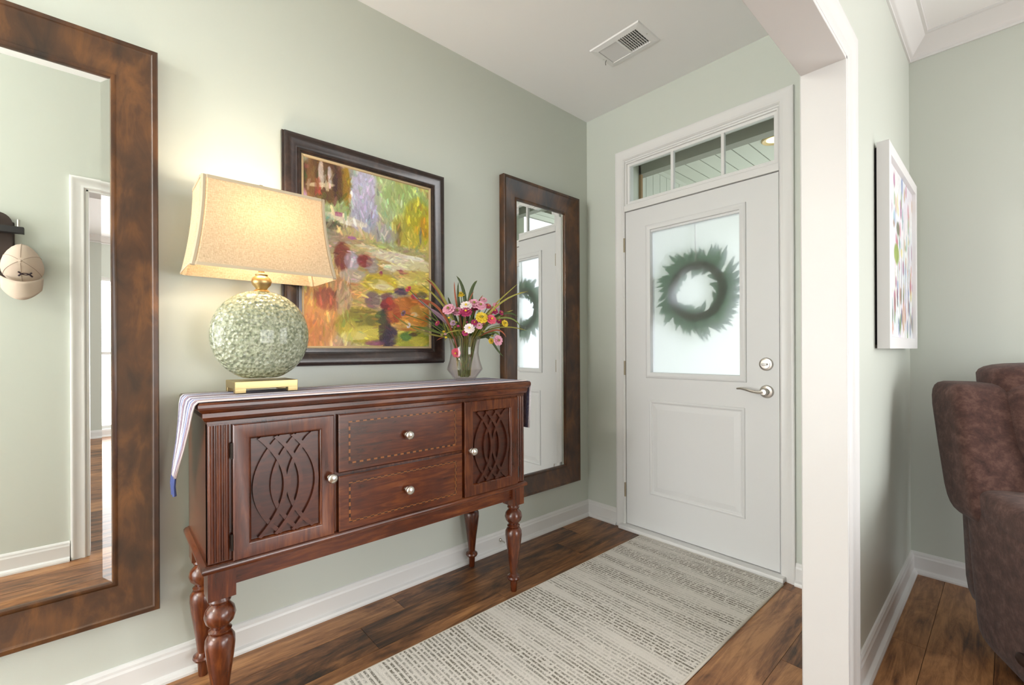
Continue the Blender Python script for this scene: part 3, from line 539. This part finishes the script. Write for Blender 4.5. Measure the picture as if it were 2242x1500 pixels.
# ------------------------------------------------------------------ runner with tassels
rn = thing('table_runner', (.27, -1.67, 1.011), 'blue and white striped table runner along the console top with hanging tassels', 'table runner')
path = [(-2.360, .752), (-2.356, .80), (-2.350, .86), (-2.345, .93), (-2.342, .985), (-2.338, 1.005), (-2.330, 1.0135), (-2.31, 1.0145)]+[(y, 1.0145) for y in np.linspace(-2.2, -1.1, 12)]+[(-1.03, 1.0145), (-1.008, 1.0135), (-1.000, 1.005), (-.997, .985), (-.993, .93), (-.990, .86), (-.988, .78)]
NX = 25; vs = []; uvs = []
for i, (y, z) in enumerate(path):
    f0 = .105; f1 = .448
    if z < 1.0 and y < -1.6: t = (1.0-z)/.25; f1 = .448-.24*t**1.1; f0 = .105+.012*t
    if z < 1.0 and y > -1.6: t = (1.0-z)/.25; f1 = .448-.03*t
    for j in range(NX):
        s = j/(NX-1); x = f0+(f1-f0)*s; w = (.006*math.sin(s*17)*(1.0-z)/.25 if z < 1 else 0); vs.append((x, y-abs(w) if y < -1.6 else y+abs(w), z)); uvs.append(s)
mb = MB(); mb.v = vs; mb.f = [(i*NX+j, i*NX+j+1, (i+1)*NX+j+1, (i+1)*NX+j) for i in range(len(path)-1) for j in range(NX-1)]
o = mb.obj('cloth', 'runner', rn, smooth='all', fix=False); ul = o.data.uv_layers.new(name='UVMap')
for lp in o.data.loops: ul.data[lp.index].uv = (uvs[lp.vertex_index], .5)
sd = o.modifiers.new('thick', 'SOLIDIFY'); sd.thickness = .002
MB().tube([(f, y-.001, z+.001) for f, (y, z) in [((.448-.24*((1-z)/.25)**1.1 if z < 1 and y < -1.6 else .448), (y, z)) for y, z in path[:-6]]], .0022, 5).obj('edge_cord', 'f_white', rn)
for k in range(7):
    x = .122+k*.013; b = MB(); L = random.uniform(.05, .075)
    b.tube([(x, -2.361, .755), (x+random.uniform(-.004, .004), -2.364, .755-L*.5), (x+random.uniform(-.006, .006), -2.362, .755-L)], .0035, 6, 1.5); b.obj('tassel', 'tassel', rn)
# ------------------------------------------------------------------ lamp
LX, LY, LZ = .180, -2.105, 1.0165
lp = thing('table_lamp', (LX, LY, LZ), 'lit table lamp with celadon dimpled oval body and rectangular linen shade', 'lamp')
b = MB(); b.box(LX-.080, LX+.080, LY-.099, LY+.099, LZ+.014, LZ+.040)
for sx in (-1, 1):
    for sy in (-1, 1): b.box(LX+sx*.08, LX+sx*.05, LY+sy*.099, LY+sy*.066, LZ, LZ+.016)
b.obj('base', 'brass', lp, bevel=.0015)
prof = []; nn = 56; seg = 110; H0, H1 = LZ+.040, LZ+.362
b = MB(); vs = []; fs = []
CH = (H1-H0)/2; CZ = (H0+H1)/2
for i in range(nn+1):
    ph = math.pi*i/nn; zz = -math.cos(ph); rr = max(math.sin(ph), 0)**.92
    zz = max(min(zz, .985), -.955); rr = max(rr, .14)
    for k in range(seg):
        a = 2*math.pi*(k+.5*(i % 2))/seg; ca, sa = math.cos(a), math.sin(a); bump = 0
        x = .088*rr*ca; y = .161*rr*sa
        vs.append((LX+x, LY+y, CZ+CH*zz))
for i in range(nn):
    for k in range(seg): fs.append((i*seg+k, i*seg+(k+1) % seg, (i+1)*seg+(k+1) % seg, (i+1)*seg+k))
fs += [tuple(range(seg-1, -1, -1)), tuple(nn*seg+k for k in range(seg))]
b.add(vs, fs); b.obj('body', 'ceramic', lp, smooth='all')
MB().lathe([(.026, .352), (.028, .358), (.024, .364), (.018, .368), (.021, .374), (.030, .384), (.033, .396), (.029, .408), (.019, .416), (.021, .421), (.016, .425), (.010, .428), (.010, .50), (0, .50)], (LX, LY, LZ), 24).obj('neck', 'brass', lp, smooth=True)
b = MB(); Z0s, Z1s = 1.430, 1.728
vs = []; ns = 14; SC = (.172-.180)
def shade_ring(t, off=0):
    k = (1-t)**1.9; hx = .104+.026*k+off; hy = .194+.034*k+off; z = Z0s+(Z1s-Z0s)*t; return hx, hy, z
def shade(b, t0, t1, off, nst, cut=.018):
    vs = []; 
    for i in range(nst+1):
        hx, hy, z = shade_ring(t0+(t1-t0)*i/nst, off); c = cut
        for p in ((hx, -hy+c), (hx, hy-c), (hx-c, hy), (-hx+c, hy), (-hx, hy-c), (-hx, -hy+c), (-hx+c, -hy), (hx-c, -hy)): vs.append((LX-.004+p[0], LY+.01*(t0+(t1-t0)*i/nst)*0+p[1], z))
    return b.add(vs, [(i*8+k, i*8+(k+1) % 8, (i+1)*8+(k+1) % 8, (i+1)*8+k) for i in range(nst) for k in range(8)])
sh = shade(MB(), 0, 1, 0, ns).obj('shade', 'linen', lp, smooth=True)
for t0, t1 in ((0, .035), (.965, 1)):
    o = shade(MB(), t0, t1, .0012, 1).obj('shade_trim', 'linentrim', lp)
for sx in (-1, 1):
    for sy in (-1, 1):
        b = MB(); pts = []
        for i in range(11):
            hx, hy, z = shade_ring(i/10, .0012); pts.append((LX-.004+sx*(hx-.009), LY+sy*(hy-.009), z))
        b.tube(pts, .0075, 6); b.obj('corner_piping', 'linentrim', lp, smooth=True)
b = MB(); b.tube([(LX, LY, LZ+.5), (LX, LY, Z1s+.004)], .004, 6); b.tube([(LX-.004-.10, LY, Z1s-.004), (LX-.004+.10, LY, Z1s-.004)], .0025, 6); b.obj('harp', 'brass', lp)
MB().lathe([(0, .034), (.006, .032), (.010, .024), (.007, .014), (.009, .010), (.004, .006), (.004, 0)], (LX, LY, Z1s+.002), 14).obj('finial', 'brass', lp, smooth=True)
for s in (-1, 1):
    MB().lathe([(0, -.03), (.016, -.026), (.028, -.005), (.03, .012), (.022, .032), (0, .042)], (LX, LY+s*.055, 1.60), 16).obj('bulb', 'bulb', lp, smooth=True)
    l = bpy.data.lights.new('lamp_light', 'POINT'); l.energy = 4.4; l.color = (1, .86, .66); l.shadow_soft_size = .04; lo = bpy.data.objects.new('lamp_light', l); COL.objects.link(lo); lo.location = (LX, LY+s*.055, 1.615); attach(lo, lp)
# ------------------------------------------------------------------ added fill light for the foyer (unseen, behind the camera)
cl = thing('added_fill_light', (.77, -4.7, HC), 'added unseen white globe light brightening the foyer from behind the viewpoint', 'light')
MB().lathe([(0, 0), (.065, 0), (.06, -.02), (.012, -.03), (.012, -.16), (.05, -.17), (.05, -.19), (0, -.19)], (.77, -4.7, HC), 24).obj('canopy', 'nickel', cl, smooth=True)
MB().lathe([(.04, -.19), (.09, -.21), (.125, -.27), (.125, -.32), (.09, -.38), (0, -.405)], (.77, -4.7, HC), 28).obj('globe', 'globe', cl, smooth=True)
# ------------------------------------------------------------------ vase and bouquet
VX, VY, VZ = .225, -1.232, 1.0165
va = thing('vase', (VX, VY, VZ), 'blush tinted angular glass vase at the right end of the console', 'vase')
vp = [(0, .0), (.048, .0), (.053, .006), (.070, .030), (.088, .052), (.0865, .058), (.075, .095), (.068, .130), (.071, .17), (.080, .211), (.0775, .211), (.0685, .17), (.0655, .130), (.0725, .095), (.084, .057), (.0850, .053), (.067, .032), (.050, .010), (0, .008)]
MB().lathe(vp, (VX, VY, VZ), 16).obj('glass_body', 'vase', va, smooth=True)
bq = thing('flower_bouquet', (VX, VY, VZ+.01), 'mixed bouquet of pink, yellow and magenta flowers with grassy leaves in the glass vase', 'bouquet')
Rv = Vector(ri0); Uv = Vector((0, 0, 1)); Fv = Vector(fw)
def bp(px, py, dep=0):   # offset from vase centre: right (m), up (m), away
    c = Vector((VX, VY, VZ)); return c+Rv*px+Uv*py-Fv*dep
K = 1/452.
def fp(cx, cy, dep=0):
    rr_ = (860+cx/5-1021)*K; return bp(rr_, (827-(560+cy/5))*K, max(dep, (-.150-.669*rr_)/.743))
base_pt = lambda: bp(random.uniform(-.02, .02), .015, random.uniform(-.02, .02)); mouth = lambda a: bp(a, .2, random.uniform(-.04, .04))
def stem_to(p, r=.002, mat='f_green', name='stem'):
    off = (p-Vector((VX, VY, VZ))); a = max(min(off.dot(Rv)*.4, .06), -.06); mo = bp(a, .20, max(min(-off.dot(Fv)*.5, .05), -.05)); b0 = base_pt(); mid = (mo+p)/2+Uv*.02
    MB().tube([b0, (b0+mo)/2, mo, mid, p], r, 5).obj(name, mat, bq, smooth=True)
FL = [(650, 570, .05, 'pink', .021), (740, 590, .03, 'pink', .018), (835, 535, .05, 'white', .019), (915, 505, .02, 'pink', .020), (835, 600, .06, 'magenta', .020), (920, 545, .0, 'magenta', .014), (985, 525, .02, 'pink', .019), (1015, 455, -.02, 'pink', .012), (1135, 585, .02, 'magenta', .013), (1105, 680, .05, 'coral', .017), (1180, 690, .02, 'magenta', .010), (1005, 665, .07, 'yellow', .020), (875, 780, .08, 'white', .017), (975, 750, .06, 'pink', .012), (925, 715, .06, 'magenta', .011), (830, 825, .07, 'magenta', .011), (765, 390, -.02, 'yellow', .013), (1250, 720, .03, 'yellow', .012), (1175, 905, .05, 'pink', .017), (1100, 910, .04, 'yellow', .010), (520, 715, .03, 'magenta', .009), (165, 610, .02, 'lav', .010), (215, 740, .04, 'white', .009), (210, 345, -.02, 'coral', .011), (700, 720, .07, 'lav', .010), (1210, 600, 0, 'magenta', .009), (725, 1035, .04, 'coral', .016), (1060, 520, -.03, 'coral', .012), (1150, 515, -.02, 'pink', .012), (790, 490, -.03, 'magenta', .010)]
for (cx, cy, dep, col, r) in FL:
    r *= 1.5
    p = fp(cx, cy, dep); out = (p-bp(0, .16)).normalized(); out = (out*.6-Fv*.7).normalized()
    if cy < 900: stem_to(p-out*.006)
    a = out.orthogonal().normalized(); c = out.cross(a); b = MB(); npet = 12
    for ring, (rr, lift, m_) in enumerate(((1.0, .1, npet), (.72, .38, 9), (.42, .62, 6))):
        for k in range(m_):
            g = 2*math.pi*(k+.5*ring)/m_+random.uniform(-.1, .1); d = (a*math.cos(g)+c*math.sin(g)); t = (-a*math.sin(g)+c*math.cos(g)); e = p+d*r*rr+out*r*lift
            w = r*rr*.30; b.add([p+out*r*lift*.3, p+d*r*rr*.6-t*w+out*r*lift*.8, e-t*w*.5, e+t*w*.5, p+d*r*rr*.6+t*w+out*r*lift*.8], [(0, 1, 2, 3, 4)])
    o = b.obj('flower', 'f_'+col, bq, fix=False)
    MB().lathe([(0, .3), (.16, .22), (.22, 0), (0, -.1)], (0, 0, 0), 8, lambda x, y, z, p=p, a=a, c=c, out=out, r=r: tuple(p+(a*x+c*y+out*(z+.35))*r)).obj('flower_centre', 'f_yellow' if col in ('white', 'magenta', 'coral') else 'f_olive', o)
BL = [((760, 880), (640, 520), (480, 270), (370, 215), 'rust'), ((760, 880), (640, 500), (540, 330), (430, 230), 'olive'), ((790, 880), (640, 560), (520, 420), (350, 290), 'olive'), ((700, 880), (600, 560), (470, 440), (300, 470), 'rust'), ((810, 880), (830, 480), (810, 300), (712, 180), 'dgreen'), ((820, 880), (840, 420), (880, 290), (942, 232), 'dgreen'), ((800, 880), (800, 620), (850, 450), (910, 365), 'rust'), ((880, 880), (960, 640), (1200, 440), (1400, 262), 'olive'), ((900, 880), (1020, 640), (1220, 420), (1505, 385), 'olive'), ((900, 880), (1100, 640), (1260, 590), (1340, 560), 'olive'), ((900, 880), (1130, 560), (1300, 570), (1390, 640), 'dgreen'), ((900, 880), (1150, 560), (1380, 640), (1420, 770), 'green'), ((900, 880), (1080, 740), (1260, 720), (1490, 790), 'olive'), ((720, 880), (520, 840), (300, 860), (55, 610), 'olive'), ((760, 880), (560, 720), (420, 640), (330, 570), 'green'), ((740, 880), (560, 780), (430, 690), (360, 640), 'dgreen'), ((740, 890), (600, 830), (420, 780), (270, 750), 'green'), ((800, 900), (700, 810), (600, 830), (485, 895), 'rust'), ((820, 880), (760, 760), (640, 820), (580, 905), 'olive'), ((850, 890), (860, 780), (740, 770), (600, 840), 'olive'), ((880, 880), (980, 800), (1090, 640), (1170, 470), 'rust'), ((880, 890), (1020, 850), (1080, 850), (1140, 820), 'dgreen'), ((930, 880), (1130, 760), (1190, 820), (1190, 880), 'green'), ((930, 880), (1100, 780), (1110, 980), (1230, 1080), 'dgreen'), ((930, 880), (1160, 740), (1220, 780), (1265, 870), 'rust'), ((750, 880), (640, 640), (560, 560), (440, 500), 'green'), ((760, 880), (600, 640), (500, 570), (400, 540), 'lav'), ((760, 880), (480, 560), (300, 470), (240, 380), 'lav'), ((800, 880), (690, 640), (640, 480), (620, 420), 'dgreen'), ((820, 880), (720, 560), (700, 400), (700, 260), 'rust'), ((820, 880), (740, 560), (720, 420), (735, 250), 'dgreen'), ((850, 880), (880, 640), (940, 480), (1005, 395), 'rust'), ((870, 880), (920, 640), (860, 420), (890, 330), 'dgreen')]
for i, q in enumerate(BL):
    dep = random.uniform(-.06, .08); P = [fp(q[k][0], q[k][1], dep*(.3+.23*k)) for k in range(4)]; b0 = bp(random.uniform(-.02, .02), .02)
    pts = [b0]+[P[0]*(1-t)**3+P[1]*3*t*(1-t)**2+P[2]*3*t*t*(1-t)+P[3]*t**3 for t in np.linspace(0, 1, 12)]
    wmax = random.uniform(.0035, .006)*(1.7 if q[4] == 'dgreen' else 1); w = [.0018]+[wmax*(.4+.6*math.sin(math.pi*min(1, t*.9+.12))) if t < .99 else .0004 for t in np.linspace(0, 1, 12)]
    MB().ribbon(pts, w, -Fv+Vector((0, 0, .25))).obj('leaf', 'f_'+q[4], bq, fix=False)
for k in range(80):   # filler foliage in the heart of the bouquet
    a = random.uniform(-1, 1); p = bp(a*.10, random.uniform(.22, .33)-abs(a)*.03, random.uniform(-.06, .06)); b0 = bp(a*.03, .02); mo = bp(a*.05, .2)
    MB().ribbon([b0, mo, (mo+p)/2+Rv*a*.01, p], [.0015, .003, .006, .0006], -Fv).obj('leaf', random.choice(['f_green', 'f_dgreen', 'f_olive']), bq, fix=False)
for k in range(30):   # small blossoms and buds between the main flowers
    a = random.uniform(-1, 1); p = bp(a*.125+.012, random.uniform(.24, .35)-abs(a)*.05, random.uniform(-.02, .09)); q = random.uniform(.005, .009)
    MB().lathe([(0, -.6), (.8, -.3), (1, .2), (.7, .7), (0, .9)], tuple(p), 7, lambda x, y, z, q=q: (x*q, y*q, z*q)).obj('bud', random.choice(['f_pink', 'f_magenta', 'f_olive', 'f_yellow', 'f_lav', 'f_white', 'f_coral']), bq)
# ------------------------------------------------------------------ rug
rg = thing('runner_rug', (.84, -1.03, 0), 'ivory and grey-brown striped runner rug on the floor before the door', 'rug')
b = MB(); rx0, rx1, ry0, ry1 = .443, 1.243, -2.03, -.058
NXr, NYr = 3, 3
MB().box(rx0+.006, rx1-.006, ry0+.006, ry1-.006, .001, .0085).obj('pile', 'rug', rg)
MB().rect(rx0, rx1, ry0, ry1, [(0, .0005), (0, .006), (.003, .0088), (.008, .0092), (.010, .006), (.010, .0005)], XY).obj('binding', 'rugedge', rg)
rg.rotation_euler = (0, 0, math.radians(-.6))
# ------------------------------------------------------------------ door stop on baseboard
ds = thing('door_stop', (.014, -.83, .06), 'small metal spring door stop on the left baseboard', 'door stop')
b = MB(); b.lathe([(0, 0), (.010, 0), (.008, .006), (.004, .008), (.004, .055), (0, .056)], (.014, -.83, .06), 12, lambda x, y, z: (z, x, y-.1*z)); b.obj('rod', 'nickel', ds, smooth=True)
MB().lathe([(0, .05), (.0075, .05), (.0075, .066), (0, .068)], (.014, -.83, .06), 12, lambda x, y, z: (z, x, y-.1*z)).obj('rubber_tip', 'white', ds, smooth=True)
# ------------------------------------------------------------------ coat rack and cap (seen in the left mirror)
cr = thing('coat_rack', (XA, -3.1, 1.80), 'dark coat rack with metal pegs on the wall opposite the left mirror', 'coat rack')
MB().box(XA-.018, XA, -3.42, -2.885, 1.70, 1.845).obj('backboard', 'rackwood', cr, bevel=.006)
MB().box(XA-.085, XA-.05, -3.45, -2.845, 1.778, 1.812).obj('rail', 'rack', cr, bevel=.002)
b = MB(); ar = [(-2.945+.055*math.cos(a), 1.832+.055*math.sin(a)) for a in np.linspace(0, math.pi, 15)]+[(-3.0, 1.55), (-2.89, 1.55)]; n_ = len(ar)
b.add([(XA-.019-dx, y, z) for dx in (0, .018) for y, z in ar], [tuple(range(n_)), tuple(range(2*n_-1, n_-1, -1))]+[(k, (k+1) % n_, n_+(k+1) % n_, n_+k) for k in range(n_)]); b.obj('arched_post', 'rackwood', cr)
for y in (-3.35, -3.1, -2.90): MB().box(XA-.06, XA-.012, y-.012, y+.012, 1.782, 1.808).obj('bracket', 'rack', cr)
for y in (-3.38, -3.2, -3.02, -2.865): MB().lathe([(0, 0), (.006, 0), (.006, .045), (0, .046)], (XA-.067, y, 1.805), 12).obj('peg', 'nickel', cr, smooth=True)
cp = thing('baseball_cap', (XA-.08, -2.86, 1.46), 'tan baseball cap hanging from the coat rack by the white casing', 'cap')
CY, CZ0 = -2.853, 1.60
def capT(x, y, z): return (XA-.042-x, CY+y, CZ0+z)
b = MB(); vs = []; n1, n2 = 12, 24
for i in range(n1+1):
    ph = math.pi/2*i/n1
    for k in range(n2):
        a = 2*math.pi*k/n2; rr = math.cos(ph); peak = .055*max(0, math.sin(a))**3*math.sin(ph)*.6
        vs.append(capT(.085*math.sin(ph), .080*rr*math.cos(a), .105*rr*math.sin(a)*(1 if math.sin(a) > 0 else .72)+.03*math.sin(ph)+.018*rr*max(0, math.sin(a))**4))
fs = [(i*n2+k, i*n2+(k+1) % n2, (i+1)*n2+(k+1) % n2, (i+1)*n2+k) for i in range(n1) for k in range(n2)]; b.add(vs, fs); b.obj('crown', 'cap', cp, smooth='all')
b = MB(); vs = []
for i in range(7):
    t = i/6
    for j in range(13):
        s = -1+2*j/12; vs.append(capT(.02+.05*(1-s*s)*(1-.3*t)+.012*t, .078*s*(1-.06*t*t), -.045-.03*(1-s*s)-.095*t*(1-.30*s*s)))
b.add(vs, [(i*13+j, i*13+j+1, (i+1)*13+j+1, (i+1)*13+j) for i in range(6) for j in range(12)]); o = b.obj('brim', 'cap', cp, smooth='all'); sd = o.modifiers.new('t', 'SOLIDIFY'); sd.thickness = .004
MB().lathe([(0, .006), (.005, .004), (.006, 0)], (0, 0, 0), 10, lambda x, y, z: capT(.085+z, x, y+.03)).obj('button', 'cap', cp)
def capS(y, z, up=.001):
    q = .5
    for _ in range(8):
        zc = z-.03*q; rr = (y/.080)**2+(zc/(.105 if zc > 0 else .0756))**2; q = math.sqrt(max(.01, 1-rr))
    return capT(.085*q+up, y, z)
for k in range(6):    # panel seams
    a = math.pi*(k/3+1/6); b = MB(); pts = []
    for i in range(1, 12):
        ph = math.pi/2*(1-i/11.5); rr = math.cos(ph); pts.append(capT(.085*math.sin(ph)+.0005, .0803*rr*math.cos(a), .1053*rr*math.sin(a)*(1 if math.sin(a) > 0 else .72)+.03*math.sin(ph)+.018*rr*max(0, math.sin(a))**4))
    b.tube(pts, .0011, 5); b.obj('seam', 'capseam', cp)
b = MB()
for sgn in (-1, 1):   # embroidered emblem: two interlocking arcs with thick ends
    for lo_, hi_ in ((-1, 0), (1, 0)):
        b.tube([capS(.014+q*.024, -.034+sgn*(-.004+.0135*q*q), .0012) for q in np.linspace(lo_, hi_, 8)], .0040, 6, .4)
b.obj('emblem', 'capdark', cp)
# ------------------------------------------------------------------ recliner
dF = Vector((.42, -.907, 0)).normalized(); lR = Vector((-dF.y, dF.x, 0)); O_ = Vector((1.90, .02, 0))
rc = thing('recliner', tuple(O_+lR*.43+dF*.4), 'brown suede recliner armchair beneath the framed watercolour', 'armchair')
def puff(a0, a1, b0, b1, z0, z1, lean=0, e=.32, n=14, skew=0):
    b = MB(); vs = []; N2 = n*2
    sg = lambda w, e_: math.copysign(abs(w)**e_, w)
    for i in range(n+1):
        ph = -math.pi/2+math.pi*i/n
        for k in range(N2):
            th = 2*math.pi*k/N2; x = sg(math.cos(ph), e)*sg(math.cos(th), e); y = sg(math.cos(ph), e)*sg(math.sin(th), e); z = sg(math.sin(ph), e)
            A = (a0+a1)/2+(a1-a0)/2*x; Bq = (b0+b1)/2+(b1-b0)/2*y; Zq = (z0+z1)/2+(z1-z0)/2*z; t = (Zq-.45)
            Bq -= lean*max(t, 0); A += skew*(Zq-z0)
            vs.append(O_+lR*A+dF*Bq+Vector((0, 0, Zq)))
    b.add(vs, [(i*N2+k, i*N2+(k+1) % N2, (i+1)*N2+(k+1) % N2, (i+1)*N2+k) for i in range(n) for k in range(N2)]); return b
def part(nm, *a, **k): return puff(*a, **k).obj(nm, 'suede', rc, smooth='all')
part('side_panel', .0, .20, -.0, .80, .025, .56, skew=-.07, e=.18, lean=.0)
part('arm_pad', -.035, .20, -.02, .84, .50, .635, e=.42)
part('side_panel', .54, .72, 0, .80, .025, .56, e=.18); part('arm_pad', .52, .74, -.02, .84, .50, .635, e=.42)
part('base', .15, .58, .02, .78, .04, .34, e=.2)
part('seat_cushion', .17, .56, .12, .86, .28, .50, e=.35)
part('footrest', .17, .56, .80, .90, .06, .40, e=.3)
part('back_wing', -.055, .135, -.08, .17, .49, 1.02, lean=.33, e=.34); part('back_wing', .58, .75, -.08, .17, .49, 1.0, lean=.3, e=.34)
part('back_shell', .0, .70, -.09, .06, .10, .96, lean=.28, e=.25)
part('back_cushion', .10, .61, -.02, .24, .46, .76, lean=.36, e=.4); part('back_cushion', .10, .61, -.04, .25, .70, 1.04, lean=.36, e=.45); part('head_cushion', .09, .62, -.06, .20, .93, 1.10, lean=.36, e=.5)
b = MB(); b.lathe([(0, 0), (.02, 0), (.02, .012), (.012, .02), (0, .021)], tuple(O_+dF*.33+Vector((0, 0, .13))-lR*.005), 14, lambda x, y, z: tuple(dF*x*1.6+Vector((0, 0, y))-lR*z)); b.obj('recline_lever', 'rackwood', rc, smooth=True)
